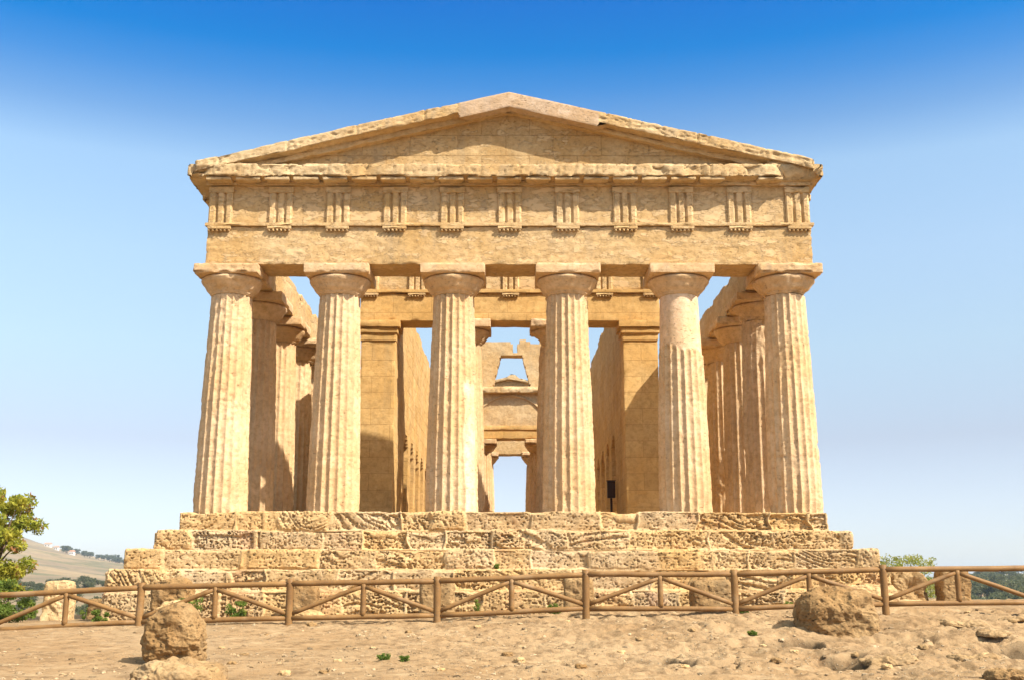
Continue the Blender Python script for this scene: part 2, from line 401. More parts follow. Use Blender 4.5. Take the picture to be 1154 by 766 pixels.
CR = [(-8.60, 8.35, -.78, -.50, .0), (-9.08, 8.80, -1.20, -1.0, -.5), (-9.66, 9.30, -1.62, -1.5, -1.0), (-9.98, 9.45, -2.02, -2.02, -1.5), (-9.92, 9.42, -2.3, -2.75, -2.02)]
for k, (a, b_, yf, z0, z1) in enumerate(CR): step_course(k, a, b_, yf, z0, z1, 100 + k * 7)
# the body behind the front blocks: plain stepped platform to the back of the temple
def platform():
    parts = []
    for k, (a, b_, yf, z0, z1) in enumerate(CR):
        top = z1 - .10; e = 37.78 - yf
        for s in (0,):
            parts.append(rough_box(a + .012, b_ - .012, yf + .9, e, z0 - .01, top, .35, stone_disp(.03, 1.2, .08), .05, .35, uniform=True))
    V, Fc = join(parts)
    obj('platform', mesh('platform', V, Fc, M_step), T)
platform()

# --- columns
SH, HE, HA = 5.92, .5, .28                                # shaft, echinus, abacus heights
def shaft_mesh(seed, H=SH, R0=.725, R1=.57, erode=1., na=200, res=.04, smoothf=None, tintf=None):
    nz = int(H / res) + 1
    z = np.linspace(-.12, H, nz); th = np.arange(na) * 2 * np.pi / na
    TT, Z = np.meshgrid(th, z); TT, Z = TT.ravel(), Z.ravel()
    t = np.clip(Z / H, 0, 1); Rr = R0 + (R1 - R0) * t + .018 * np.sin(np.pi * t)
    fr = (TT * 20 / (2 * np.pi) + .02 * vnoise(np.stack([TT * 0, TT * 0, Z * .8], 1), 3)) % 1
    fl = np.sin(np.pi * fr) ** .8
    P = np.stack([Rr * np.cos(TT), Rr * np.sin(TT), Z], 1); Q = P + np.array([seed * 7.7, seed * 3.1, 0])
    dep = .070 * Rr / .72
    er = sst(-.1, .6, fbm(Q, (.9, .9, .7), 4, seed)) * erode          # how far the surface is worn away
    sm = np.zeros_like(Z) if smoothf is None else smoothf(TT, Z, Q)
    ar = 1 - .45 * sst(.0, .5, fbm(Q, (3, 3, 1.5), 3, seed + 4)) * min(1, erode)
    flute = dep * fl * ar * (1 - .8 * er)
    d = -flute - .05 * er - .05 * er * sst(0, .5, fbm(Q, (4, 4, 5), 3, seed + 8)) + .012 * fbm(Q, (5, 5, 9), 4, seed + 2)
    d = d - .03 * pits(Q, (8, 8, 11), seed + 3, .4, .8) * (.3 + er) - .014 * pits(Q, (22, 22, 26), seed + 31, .38, .65) + .004 * fbm(Q, 14, 2, seed + 33)
    # drum joints
    for zz in (1.45, 2.95, 4.4):
        dj = np.abs(Z - zz - .01 * np.sin(TT + seed)); d = d - .014 * (1 - sst(.0, .035, dj))
    d = d * (1 - sm) + sm * (-.045)
    base = sst(.5, .0, Z) * erode * .07 * sst(-.2, .4, fbm(Q, 2.2, 3, seed + 6)); d = d - base * (1 - sm)
    rn = (Rr + d)
    V = np.stack([rn * np.cos(TT), rn * np.sin(TT), Z], 1)
    tint = np.ones((len(V), 3)); br = fbm(Q, (1.2, 1.2, .5), 3, seed + 14)[:, None]
    tint = tint * (1 + .10 * br) 
    if smoothf is not None: tint = tint * (1 - sm[:, None]) + np.array([1.2, 1.24, 1.42]) * sm[:, None]
    if tintf is not None: tint = tintf(TT, Z, Q, tint)
    Fc = grid_faces(na, nz, 0, True)
    return mesh('column_shaft', V, Fc, M_col, True, tint)
def echinus_mesh(seed, erode=0., R1=.57, RA=.86):
    prof = [(R1 - .035, 0), (R1 + .0, .02), (R1 + .005, .05), (R1 + .03, .055), (R1 + .03, .075), (R1 + .06, .10), (R1 + .12, .16), (RA - .1, .28), (RA - .035, .36), (RA - .005, .42), (RA - .02, .47), (RA - .10, .5)]
    pr = np.array(prof); s = np.linspace(0, len(pr) - 1, 34); r = np.interp(s, range(len(pr)), pr[:, 0]); z = np.interp(s, range(len(pr)), pr[:, 1])
    na = 96; th = np.arange(na) * 2 * np.pi / na; TT, k = np.meshgrid(th, np.arange(34)); TT, k = TT.ravel(), k.ravel()
    P = np.stack([r[k] * np.cos(TT), r[k] * np.sin(TT), z[k]], 1); Q = P + seed * 5.3
    d = .008 * fbm(Q, 3, 3, seed) - erode * (.11 * sst(-.1, .5, fbm(Q, 1.5, 4, seed + 3)) + .03 * pits(Q, 7, seed + 1))
    n = np.stack([np.cos(TT), np.sin(TT), -.5 * np.ones_like(TT)], 1)
    V = P + n * d[:, None]
    return mesh('echinus', V, grid_faces(na, 34, 0, True), M_col, True, 1 + .08 * fbm(Q, 1.3, 3, seed + 9)[:, None] * np.ones(3) if erode else np.array([1.0, .97, .90]) * (1 + .12 * fbm(Q, 1.6, 3, seed + 9)[:, None]))
def abacus_mesh(seed, erode=0., hw=.885):
    V, Fc = rough_box(-hw, hw, -hw, hw, 0, HA, .045, stone_disp(.006 + .018 * erode, 2.5, .03 + .13 * erode, .004 + .01 * erode, .03 * erode, seed), .02 + .02 * erode, uniform=True)
    return mesh('abacus', V, Fc, M_col, True)
def make_column(x, y, seed, rotz=0, erode=1., cap=0., smoothf=None, tintf=None, meshes=None, hz=1., z=0.):
    if meshes is None:
        meshes = (shaft_mesh(seed, erode=erode, smoothf=smoothf, tintf=tintf), echinus_mesh(seed, cap), abacus_mesh(seed, cap))
    c = obj('column', meshes[0], T, (x, y, z), (0, 0, rotz)); c.scale = (1, 1, hz)
    e = obj('echinus', meshes[1], c, (0, 0, SH))
    a = obj('abacus', meshes[2], c, (0, 0, SH + HE), (0, 0, -rotz))
    return c, meshes
AXF = [-7.74, -4.72, -1.54, 1.62, 4.74, 7.69]
def sm5(TT, Z, Q):      # restored plain top of the fifth column
    return sst(.0, .06, (Z - 4.35) + .55 * fbm(Q, (1.3, 1.3, .6), 3, 5) - .9 * sst(.3, .9, np.cos(TT + 1.9) * 0 + vnoise(Q * 1.5, 6)))
def sm3(TT, Z, Q):      # plain repair strip down the right side of the third column
    a = np.abs(((TT + .62 + np.pi) % (2 * np.pi)) - np.pi)
    return sst(.0, .07, .42 - a + .16 * fbm(Q, (1.5, 1.5, 2), 3, 6)) * sst(3.55, 3.4, Z + .1 * vnoise(Q * 2, 5))
specs = [(1, .55, .9, None), (2, .25, .1, None), (3, .35, .1, sm3), (4, .3, .1, None), (5, .55, .25, sm5), (6, .85, 1., None)]
for x, (s, er, cp, smf) in zip(AXF, specs):
    make_column(x, 0, s, 0, er, cp, smf)
FY = [2.98, 6.08, 9.28, 12.48, 15.68, 18.88, 22.08, 25.28, 28.48, 31.68, 34.78]
va = (shaft_mesh(21, erode=.5, na=160, res=.06), echinus_mesh(21, .2), abacus_mesh(21, .2))
vb = (shaft_mesh(22, erode=1.25, na=160, res=.06), echinus_mesh(22, 1.1), abacus_mesh(22, 1.1))
vc = (shaft_mesh(23, erode=.8, na=160, res=.06), echinus_mesh(23, .6), abacus_mesh(23, .7))
for i, y in enumerate(FY):
    make_column(-7.68, y, 0, i * .7, meshes=[va, va, vb, vb, vc, va, vb, vc, vb, va, vc][i])
    make_column(7.68, y, 0, 2 + i * .9, meshes=[vb, vc, vb, va, vc, vb, va, vc, vb, va, vc][i])
for i, x in enumerate(AXF): make_column(-x, 37.76, 0, i * 1.3, meshes=[vc, va, vc, va, vb, vc][i], hz=.915)
for x, y, hz, m_ in ((-1.43, 5.55, .972, va), (1.50, 5.55, .972, vb), (-1.6, 32.6, .93, va), (1.62, 32.6, .93, vc)):
    c, _ = make_column(x, y, 0, x, meshes=m_, hz=hz); c.scale = (.93, .93, hz)

# --- entablature of the front (and a copy at the back)
def taper_zone(P): return P
def part(name, V, Fc, mat, parent=T, tint=None, smooth=True): return obj(name, mesh(name, V, Fc, mat, smooth, tint), parent)
XL, XR = -8.37, 8.38
front = []
V, Fc = rough_box(XL, XR, -.65, .62, 6.71, 7.80, .05, stone_disp(.012, 1.6, .03, .022, .018, 31), .02, .2)
front.append(part('architrave', V, Fc, M_ent))
V, Fc = rough_box(XL - .06, XR + .08, -.73, -.55, 7.802, 7.90, .05, stone_disp(.006, 3, .035, .004, 0, 32), .012, .2)
front.append(part('taenia', V, Fc, M_ent))
V, Fc = rough_box(XL + .04, XR - .02, -.60, .6, 7.80, 9.02, .05, stone_disp(.008, 1.6, .02, .012, .010, 33), .02, .2)
front.append(part('frieze', V, Fc, M_frz))
def triglyph_mesh(seed, worn):
    xs = np.array([-.33, -.30, -.30, -.155, -.115, -.115, -.075, .075, .115, .115, .155, .30, .30, .33])
    xs = np.array([-.33, -.285, -.17, -.115, -.06, .06, .115, .17, .285, .33]); dd = np.array([-.03, .0, .0, -.075, .0, .0, -.075, .0, .0, -.03])
    X = np.unique(np.concatenate([np.linspace(-.33, .33, 45), xs])); D = np.interp(X, xs, dd)
    Z = np.linspace(0, .88, 26); gx, gz = np.meshgrid(X, Z); gd, _ = np.meshgrid(D, Z)
    P = np.stack([gx.ravel(), np.zeros(gx.size), gz.ravel()], 1); Q = P + seed * 3.7
    w_ = worn * sst(.0, .5, fbm(Q, (3, 3, 3), 4, seed))
    y = -(gd.ravel()) * (1 - .3 * w_) + w_ * .05 + .006 * fbm(Q, 9, 3, seed + 1)
    V = P.copy(); V[:, 1] = y - .07
    front_f = grid_faces(len(X), len(Z))
    parts_ = [(V, front_f)]
    for sx in (-.33, .33):                                # side returns
        s = np.array([[sx, -.04, 0], [sx, .02, 0], [sx, .02, .88], [sx, -.04, .88]]); parts_.append((s, np.array([[0, 1, 2, 3]])))
    Vb, Fb = rough_box(-.35, .35, -.085, .02, .88, 1.06, .05, stone_disp(.004 + .01 * worn, 3, .02 + .03 * worn, .003, 0, seed), .01, uniform=True)
    parts_.append((Vb, Fb))
    V, Fc = join(parts_)
    return mesh('triglyph', V, Fc, M_frz)
def regula_mesh(seed):
    P = [rough_box(-.33, .33, -.11, .0, 0, .085, .04, stone_disp(.003, 4, .03, .002, 0, seed), .01, uniform=True)]
    for k in range(6):
        x = -.275 + k * .11
        P.append(tube((x, -.06, .002), (x, -.06, -.062), .033, .038, 8, 1))
    V, Fc = join(P); return mesh('regula', V, Fc, M_ent)
tgx = [-8.03, -6.36, -4.76, -3.17, -1.58, .02, 1.63, 3.23, 4.80, 6.42, 8.04]
tg = [triglyph_mesh(40 + k, (.15, .5, 1.1)[k]) for k in range(3)]; rg = [regula_mesh(50), regula_mesh(51)]
for k, x in enumerate(tgx):
    o = obj('triglyph', tg[[0, 1, 0, 0, 2, 1, 1, 0, 0, 0, 2][k]], T, (x, -.605, 7.904)); front.append(o)
    obj('regula', rg[k % 2], o, (0, -.045, -.194))
# horizontal cornice
def cor_disp(P, n, edge):
    d = stone_disp(.025, 1.8, .10, .014, .045, 61, (13, 13, 15))(P, n, edge) + .018 * fbm(P, 8, 3, 60)
    blk = np.abs(((P[:, 0] + .3 * 0 + 40) % 1.06) - .53); d = d - .03 * (1 - sst(.0, .05, .53 - blk)) * (n[:, 1] < -.3)
    hit_ = 0
    for cx_, w_, a_ in ((7.95, .45, .45), (8.35, .3, .5), (-8.7, .25, .35), (5.2, .28, .14), (4.1, .22, .10), (-6.1, .7, .05), (-3.9, .3, .07), (6.6, .3, .1)):
        q = np.exp(-((P[:, 0] - cx_) / w_) ** 2) * a_; hit_ = hit_ + q
    d = d - hit_ * (n[:, 1] < -.2) * (.6 + .8 * sst(-.3, .5, vnoise(P * 3.1, 66)))
    return d
V, Fc = rough_box(-8.90, 8.70, -1.10, .7, 9.11, 9.49, .042, cor_disp, .03, .3)
front.append(part('cornice', V, Fc, M_cor))
V, Fc = rough_box(-8.45, 8.42, -.72, -.55, 8.99, 9.115, .08, stone_disp(.006, 2, .02, 0, 0, 62), .01, .3)
front.append(part('bed_moulding', V, Fc, M_frz))
mu = []
for k in range(3):
    V, Fc = rough_box(-.345, .345, -1.05, -.70, 9.035, 9.12, .05, stone_disp(.01, 2.5, .06, .0, .01, 70 + k), .012, uniform=True); mu.append(mesh('mutule', V, Fc, M_cor))
for k in range(21):
    x = -8.03 + k * .8035
    if k in (18, 20): continue
    front.append(obj('mutule', mu[k % 3], T, (x, 0, 0)))
# ragged returns of the cornice over the corners
for sx, x0, x1, y1 in ((-1, -8.78, -7.2, 2.2), (1, 7.3, 8.66, 1.7)):
    V, Fc = rough_box(x0, x1, .1, y1, 8.82, 9.44, .06, stone_disp(.06, 1.3, .22, .02, .04, 80 + sx), .06, uniform=True)
    front.append(part('corner_block', V, Fc, M_cor))
# tympanum
V, Fc = rough_box(-8.1, 8.1, -.58, .1, 0, 1, .06, None, .002, .4)
sc_ = (1.90 - .236 * np.abs(V[:, 0])); sc_ = np.maximum(sc_, .05)
V[:, 2] = 9.47 + V[:, 2] * sc_
dd_ = .014 * fbm(V, 1.4, 4, 90) + .010 * fbm(V, (2, 2, 11), 3, 91) - .012 * pits(V, (12, 12, 16), 92, .4, .8)
V[:, 1] += -dd_ * (V[:, 1] < -.4)
tm = stone('tympanum_stone', pale=(.53, .39, .21), ochre=(.45, .285, .115), plaster=.35, brick=(1.35, .62), pit=.25, strat=.6)
front.append(part('tympanum', V, Fc, tm))
# raking cornices
SL = .2365
def raking(back=False):
    def shear(V): V[:, 2] += 11.17 - SL * np.abs(V[:, 0]); return V
    def dsp(P, n, edge):
        rest = (0 if back else 1) * sst(1.02, .99, np.abs(P[:, 0] - .55) / 1.95)           # restored block at the peak is clean
        d = stone_disp(.028, 1.5, .12, .02, .035, 95)(P, n, edge) + .016 * fbm(P, 8, 3, 94)
        d = d - edge * .1 * sst(.1, .5, fbm(P, (.8, 1, 1), 3, 120))
        d = d - .04 * (1 - sst(0, .04, np.abs((P[:, 0] + 60.3) % 1.9 - .95))) 
        tip = sst(6.4, 8.2, np.abs(P[:, 0])); d = d - tip * edge * .14 * sst(-.4, .4, vnoise(P * 2.4, 97)) - tip * .05 * sst(-.2, .4, vnoise(P * 3.4, 98))
        return d * (1 - .93 * rest)
    V, Fc = rough_box(-8.72, 8.50, -1.10, .35, 0, .47, .04, dsp, .03, .3)
    rest = (0 if back else 1) * sst(1.01, .99, np.abs(V[:, 0] - .55) / 1.95 + .01 * vnoise(V * 5, 7))[:, None]
    tint = np.ones((len(V), 3)) * (1 - rest) + np.array([.96, 1.0, 1.30]) * rest
    V[:, 2] += (1 - rest[:, 0]) * .14 * np.clip(1 - V[:, 2] / .47, 0, 1)
    if back:
        V[:, 2] -= .14 * (V[:, 2] > .2) * sst(-.1, .1, vnoise(V * np.array([1.6, 0, 0]) + 3.3, 55))
        o = part('raking_cornice', shear(V), Fc, M_cor, tint=tint); o.location = (0, 37.76, -.62); o.rotation_euler = (0, 0, math.pi); return
    front.append(part('raking_cornice', shear(V), Fc, M_cor, tint=tint))
    V, Fc = rough_box(-7.3, 7.3, -.80, -.5, -.03, .16, .06, stone_disp(.012, 1.8, .05, .01, 0, 99), .012, .3)
    front.append(part('bed_moulding', shear(V), Fc, M_cor))
raking()
for cx_, sgn in ((-7.95, -1), (7.75, 1)):                  # worn mass where the two cornices meet
    V, Fc = rough_box(cx_ - .55, cx_ + .5, -1.0, .3, 9.42, 9.68, .05, stone_disp(.04, 1.6, .12, .02, .04, 130 + sgn), .06, uniform=True)
    front.append(part('corner_block', V, Fc, M_cor))
# back pediment: the same parts turned round
raking(True)
for o in list(front):
    if o.name.startswith('raking'): continue
    c = o.copy(); col.objects.link(c); c.parent = T
    c.location = (-o.location.x, 37.76 - o.location.y, o.location.z - .70); c.rotation_euler = (0, 0, math.pi)
    for ch in o.children:
        d = ch.copy(); col.objects.link(d); d.parent = c

# --- flank entablatures
for sx in (-1, 1):
    xc = 7.70 * sx
    for (z0, z1, hw, nm) in ((6.71, 7.60, .64, 'flank_architrave'),):
        V, Fc = rough_box(xc - hw, xc + hw, .64, 37.1, z0, z1, .12, stone_disp(.018, 2.2, .05, .03, .03, 140 + sx), .04, uniform=True)
        part(nm, V, Fc, M_ent)
    V, Fc = rough_box(xc - .58, xc + .58, .64, 37.1, 7.60, 7.86, .11, None, .05, uniform=True)
    rag = fbm(V, (2, 1.1, 0), 4, 150 + sx); top = (V[:, 2] > 7.7)
    V[:, 2] -= top * .2 * sst(-.1, .4, rag) * (1 - sst(.9, .6, V[:, 1])); V[:, 0] += .05 * fbm(V, 1.5, 3, 5)
    part('flank_course', V, Fc, M_ent)

# --- cella: walls, antae, arches
def slab_mask(axis, A, B, mask, t0, t1, dispf, mat, name, snapA=None, snapB=None, parent=T):
    """thick slab from a cell mask; A horizontal, B vertical coordinates; axis 'x' => runs along x"""
    na, nb = len(A), len(B)
    ga, gb = np.meshgrid(A, B)
    if snapA is not None: ga, gb = snapA(ga, gb)
    n = na * nb
    def P3(t):
        if axis == 'x': return np.stack([ga.ravel(), np.full(n, t), gb.ravel()], 1)
        return np.stack([np.full(n, t), ga.ravel(), gb.ravel()], 1)
    V = np.vstack([P3(t0), P3(t1)])
    q = []
    for j in range(nb - 1):
        for i in range(na - 1):
            if not mask[j, i]: continue
            a, b, c, d = j * na + i, j * na + i + 1, (j + 1) * na + i + 1, (j + 1) * na + i
            q.append((a, b, c, d)); q.append((n + d, n + c, n + b, n + a))
            if i == 0 or not mask[j, i - 1]: q.append((a, d, n + d, n + a))
            if i == na - 2 or not mask[j, i + 1]: q.append((b, n + b, n + c, c))
            if j == 0 or not mask[j - 1, i]: q.append((a, n + a, n + b, b))
            if j == nb - 2 or not mask[j + 1, i]: q.append((d, c, n + c, n + d))
    Fc = np.array(q)
    if axis == 'y': Fc = Fc[:, ::-1]
    used = np.unique(Fc); rem = -np.ones(len(V), int); rem[used] = np.arange(len(used)); V = V[used]; Fc = rem[Fc]
    V = V + dispf(V)
    return part(name, V, Fc, mat, parent, smooth=False)
def vdisp(amp, sc3, seed): return lambda V: amp * np.stack([fbm(V, sc3, 3, seed), fbm(V, sc3, 3, seed + 1), .6 * fbm(V, sc3, 3, seed + 2)], 1)
arch_y = [9.3 + 2.35 * k for k in range(7)]
A = np.arange(5.9, 32.01, .12); B = np.arange(0, 8.21, .12)
ca = (A[:-1] + A[1:]) / 2; cb = (B[:-1] + B[1:]) / 2; ga, gb = np.meshgrid(ca, cb)
mask = np.ones(ga.shape, bool)
for ay in arch_y:
    hw = .74; spr = 2.6
    inside = (np.abs(ga - ay) < hw) & (gb < spr) | ((ga - ay) ** 2 + (gb - spr) ** 2 < hw ** 2)
    mask &= ~inside
P = np.stack([ga.ravel(), 0 * ga.ravel(), gb.ravel()], 1)
mask &= ~(gb > (8.05 + .28 * fbm(P, (.7, 1, 0), 3, 160).reshape(ga.shape)))
for sx in (-1, 1):
    slab_mask('y', A, B, mask, 3.68 * sx if sx > 0 else -4.62, 4.62 if sx > 0 else -3.68, vdisp(.035, 2.2, 161 + sx), M_wall, 'cella_wall')
    xa, xb = (3.62, 4.86) if sx > 0 else (-4.86, -3.62)
    cx_ = (xa + xb) / 2
    V, Fc = rough_box(cx_ - .56, cx_ + .56, 5.05, 6.1, 0, 5.98, .06, stone_disp(.008, 1.5, .02, .006, .012, 170 + sx), .02, uniform=True)
    k_ = sst(1.35, .9, V[:, 2])[:, None]; low = k_ * (.035 * fbm(V, 2.5, 4, 175))[:, :] if False else 0
    V[:, 1] += .05 * sst(1.3, .9, V[:, 2]) * sst(-.2, .4, fbm(V, 2.5, 4, 175 + sx)) * (V[:, 1] < 5.3)
    an = part('anta', V, Fc, M_smooth)
    P_ = [rough_box(cx_ - .58, cx_ + .58, 5.0, 6.1, 5.85, 6.08, .08, stone_disp(.004, 2, .02), .015, uniform=True),
          rough_box(cx_ - .63, cx_ + .63, 4.93, 6.1, 6.08, 6.27, .08, stone_disp(.004, 2, .02), .04, uniform=True),
          rough_box(cx_ - .70, cx_ + .70, 4.86, 6.1, 6.27, 6.50, .08, stone_disp(.006, 2, .03), .015, uniform=True)]
    V, Fc = join(P_); part('anta_capital', V, Fc, M_smooth, an)
# porch entablature over the two inner columns
V, Fc = rough_box(-4.86, 4.90, 5.02, 6.1, 6.50, 7.42, .07, stone_disp(.008, 1.5, .03, .008, .01, 180), .02, .3); part('porch_architrave', V, Fc, M_smooth)
V, Fc = rough_box(-4.92, 4.96, 4.94, 5.1, 7.42, 7.53, .07, stone_disp(.005, 2, .02), .012, .3); part('porch_taenia', V, Fc, M_smooth)
V, Fc = rough_box(-4.86, 4.90, 5.08, 6.1, 7.50, 8.50, .07, stone_disp(.012, 1.5, .1, .01, .01, 181), .02, .3); part('porch_frieze', V, Fc, M_frz)
for k in range(7):
    o = obj('triglyph', tg[k % 2], T, (-4.55 + k * 1.53, 5.078, 7.54)); o.scale = (.85, 1, .85); obj('regula', rg[k % 2], o, (0, -.05, -.245))
# far cross wall with its tapering window
A = np.arange(-3.72, 3.73, .12); B = np.arange(0, 11.2, .12)
ca = (A[:-1] + A[1:]) / 2; cb = (B[:-1] + B[1:]) / 2; ga, gb = np.meshgrid(ca, cb)
mask = gb < np.minimum(11.0, 8.4 + (3.75 - np.abs(ga)) * 1.35) + .0
P = np.stack([ga.ravel(), 0 * ga.ravel(), gb.ravel()], 1); rg_ = fbm(P, (1.6, 1, 0), 3, 190).reshape(ga.shape)
mask &= gb < 11.0 + .25 * rg_
mask &= ~((np.abs(ga - .25) < .07 + (gb - 10.3) * .22) & (gb > 10.35))
mask &= ~((np.abs(ga) < 2.35) & (gb < 6.22))
def win(x, z, m=0): hwid = .98 - (z - 8.5) / 1.72 * .42; return (np.abs(x - .06) < hwid + m) & (z > 8.5) & (z < 10.24)
mask &= ~win(ga, gb)
def snap(ga, gb):
    hwid = .98 - (gb - 8.5) / 1.72 * .42; s = np.sign(ga - .06); dx = np.abs(ga - .06) - hwid
    sel = (gb > 8.4) & (gb < 10.3) & (np.abs(dx) < .065)
    ga = np.where(sel, .06 + s * hwid, ga); return ga, gb
slab_mask('x', A, B, mask, 28.0, 28.85, vdisp(.05, 2.2, 195), M_cor, 'cross_wall', snap)
V, Fc = rough_box(-2.4, 2.4, 27.6, 28.1, 8.12, 8.42, .07, stone_disp(.07, 1.4, .14, .02, .05, 200), .06, uniform=True); part('ledge', V, Fc, M_cor)
V, Fc = rough_box(-2.6, 2.6, 27.93, 28.6, 6.2, 6.42, .1, stone_disp(.01, 1.4, .03), .02, uniform=True); part('lintel', V, Fc, M_smooth)
# relieving arch band, proud of the wall
pts = []; n_ = 28
for k in range(n_ + 1):
    a_ = math.pi * (.14 + .72 * k / n_)
    for rr_, yy in ((2.52, 27.95), (2.52, 28.05), (2.40, 28.05), (2.40, 27.95)): pts.append((math.cos(a_) * rr_ * .9, yy, 5.55 + math.sin(a_) * rr_))
V = np.array(pts); part('relieving_arch', V, grid_faces(4, n_ + 1, 0, True), M_cor)
# rear porch entablature
V, Fc = rough_box(-4.86, 4.86, 32.0, 33.2, 6.28, 7.3, .12, stone_disp(.015, 1.5, .05, .01, .01, 205), .02, uniform=True); part('porch_architrave', V, Fc, M_smooth)
# stub walls beside the inner door
for sx in (-1, 1):
    V, Fc = rough_box(3.0 * sx - .75, 3.0 * sx + .7, 28.9, 29.5, 0, 6.2, .12, stone_disp(.03, 1.4, .08, .02, .02, 208 + sx), .04, uniform=True); part('door_jamb', V, Fc, M_wall)
# inner floor
V, Fc = rough_box(-4.8, 4.8, 6.2, 33.2, -.02, .06, .3, stone_disp(.01, 1, .02), .02, uniform=True); part('floor', V, Fc, M_smooth)

# dark cabinet standing inside
cab = empty('equipment_box', (3.47, 8.1, .06)); tagit(cab, 'small dark metal box on a thin post inside the temple', 'box')
mdk, nd, bd = newmat('dark_painted_metal'); bd.inputs['Base Color'].default_value = (.05, .03, .02, 1); bd.inputs['Roughness'].default_value = .5
V, Fc = rough_box(-.14, .14, -.1, .1, .98, 1.55, .05, None, .02, uniform=True); obj('cabinet', mesh('cabinet', V, Fc, mdk), cab)
V, Fc = tube((0, 0, 0), (0, 0, 1.0), .04, .04, 10, 1); obj('post', mesh('post', V, Fc, mdk), cab)
V, Fc = rough_box(-.16, .16, -.12, .12, 1.555, 1.58, .05, None, .008, uniform=True); obj('lid', mesh('lid', V, Fc, mdk), cab)

# ------------------------------------------------------------------ fence
def wood():
    m, n, b = newmat('stained_wood'); N = NB(n)
    pos = N.n('ShaderNodeNewGeometry').outputs['Position']
    c = N.mix(N.ramp(N.noise(pos, 2.5, 5, .6), [(.35, 0.), (.65, 1.)]), (.25, .14, .05), (.18, .095, .033))
    c = N.mix(N.ramp(N.noise(N.map(pos, (.6, 3, 3)), 9, 6, .75), [(.52, 0.), (.66, .7)]), c, (.13, .08, .045))
    c = N.mix(N.ramp(N.noise(pos, 1.3, 4, .6), [(.55, 0.), (.7, .45)]), c, (.36, .25, .14))
    N.l(c, b.inputs['Base Color']); b.inputs['Roughness'].default_value = .6; b.inputs['Specular IOR Level'].default_value = .2
    N.l(N.bump(N.noise(pos, 30, 4), .3, .01), b.inputs['Normal']); return m
M_wood = wood()
FN = empty('wooden_fence', (-1.53, -5.5, -2.7)); tagit(FN, 'long low fence of round brown poles with slanting braces before the temple steps', 'fence')
px_ = [-17.7, -14.4, -11.1, -7.9, -4.7, -1.53, 1.68, 4.88, 8.1, 11.3, 14.6, 17.9]
pz_ = [-2.35, -2.2, -2.03, -1.86, -1.78, -1.73, -1.58, -1.58, -1.48, -1.45, -1.42, -1.4]
org = np.array([-1.53, -5.5, -2.7])
def fpart(name, p0, p1, r, wob=.012, seed=0, n=12):
    V, Fc = tube(p0, p1, r, r * .97, n, 8, wob, seed); obj(name, mesh(name, V - org, Fc, M_wood), FN)
yF = -5.5
for k, (x, zt) in enumerate(zip(px_, pz_)):
    fpart('post', (x + .01 * (k % 3 - 1), yF, ground(x, yF) - .15), (x, yF, zt), .082, .006, k)
    if k + 1 < len(px_):
        x2, z2 = px_[k + 1], pz_[k + 1]; ra, rb = zt - .10, z2 - .10; xm = (x + x2) / 2; zm = (ra + rb) / 2
        fpart('top_rail', (x - .05, yF - .012, ra), (x2 + .05, yF + .012, rb), .060, .012, 20 + k)
        fpart('bottom_rail', (x + .06, yF, ra - .72), (x2 - .06, yF, rb - .72), .056, .012, 40 + k)
        fpart('short_post', (xm, yF, zm - .70), (xm, yF, zm - .03), .060, .004, 60 + k)
        fpart('brace', (xm - .05, yF + .01, zm - .09), (x + .07, yF + .01, ra - .62), .050, .01, 80 + k)
        fpart('brace', (xm + .05, yF - .01, zm - .09), (x2 - .07, yF - .01, rb - .62), .050, .01, 100 + k)

# ------------------------------------------------------------------ boulders and blocks
def cube_sphere(n):
    t = np.tan(np.linspace(-math.pi / 4, math.pi / 4, n)); a, b = np.meshgrid(t, t); a, b = a.ravel(), b.ravel(); o = np.ones_like(a); out = []
    for ax, s in ((0, 1), (0, -1), (1, 1), (1, -1), (2, 1), (2, -1)):
        c = [None] * 3; c[ax] = o * s; c[(ax + 1) % 3] = a * s; c[(ax + 2) % 3] = b
        V = np.stack(c, 1); V /= np.linalg.norm(V, axis=1, keepdims=True); out.append((V, grid_faces(n, n)))
    return join(out)
def rock_mesh(name, sx, sy, sz, seed, n=70, boxy=.0, rough=1., mat=None, pit=1., flat=.5):
    V, Fc = cube_sphere(n); N0 = V.copy()
    p = 2 + boxy * 6; L = (np.abs(V) ** p).sum(1) ** (1 / p); V = V / L[:, None]
    S = np.array([sx, sy, sz]); W = V * S; mean = (sx + sy + sz) / 3; Q = W + seed * 9.1
    big = fbm(Q / mean, .8, 3, seed); mid = fbm(Q / mean, 2.6, 4, seed + 3)
    rid = 1 - np.abs(fbm(Q / mean, (1.3, 1.6, 1.9), 4, seed + 5)) * 3.2
    d = mean * rough * (.42 * big + .17 * mid + .085 * rid - .05) - .028 * pit * pits(Q, (9, 9, 12), seed + 8, .2, .7) + .02 * fbm(Q, 7, 4, seed + 6, .6)
    W = W + N0 * d[:, None]
    W[:, 2] = np.where(W[:, 2] < -sz * flat, -sz * flat + (W[:, 2] + sz * flat) * .15, W[:, 2])
    W[:, 2] += sz * flat
    hue = fbm(Q / mean, 1.2, 3, seed + 9)[:, None]
    tint = 1 + hue * np.array([.25, .28, .3])
    return mesh(name, W, Fc, mat or M_rock, True, tint)
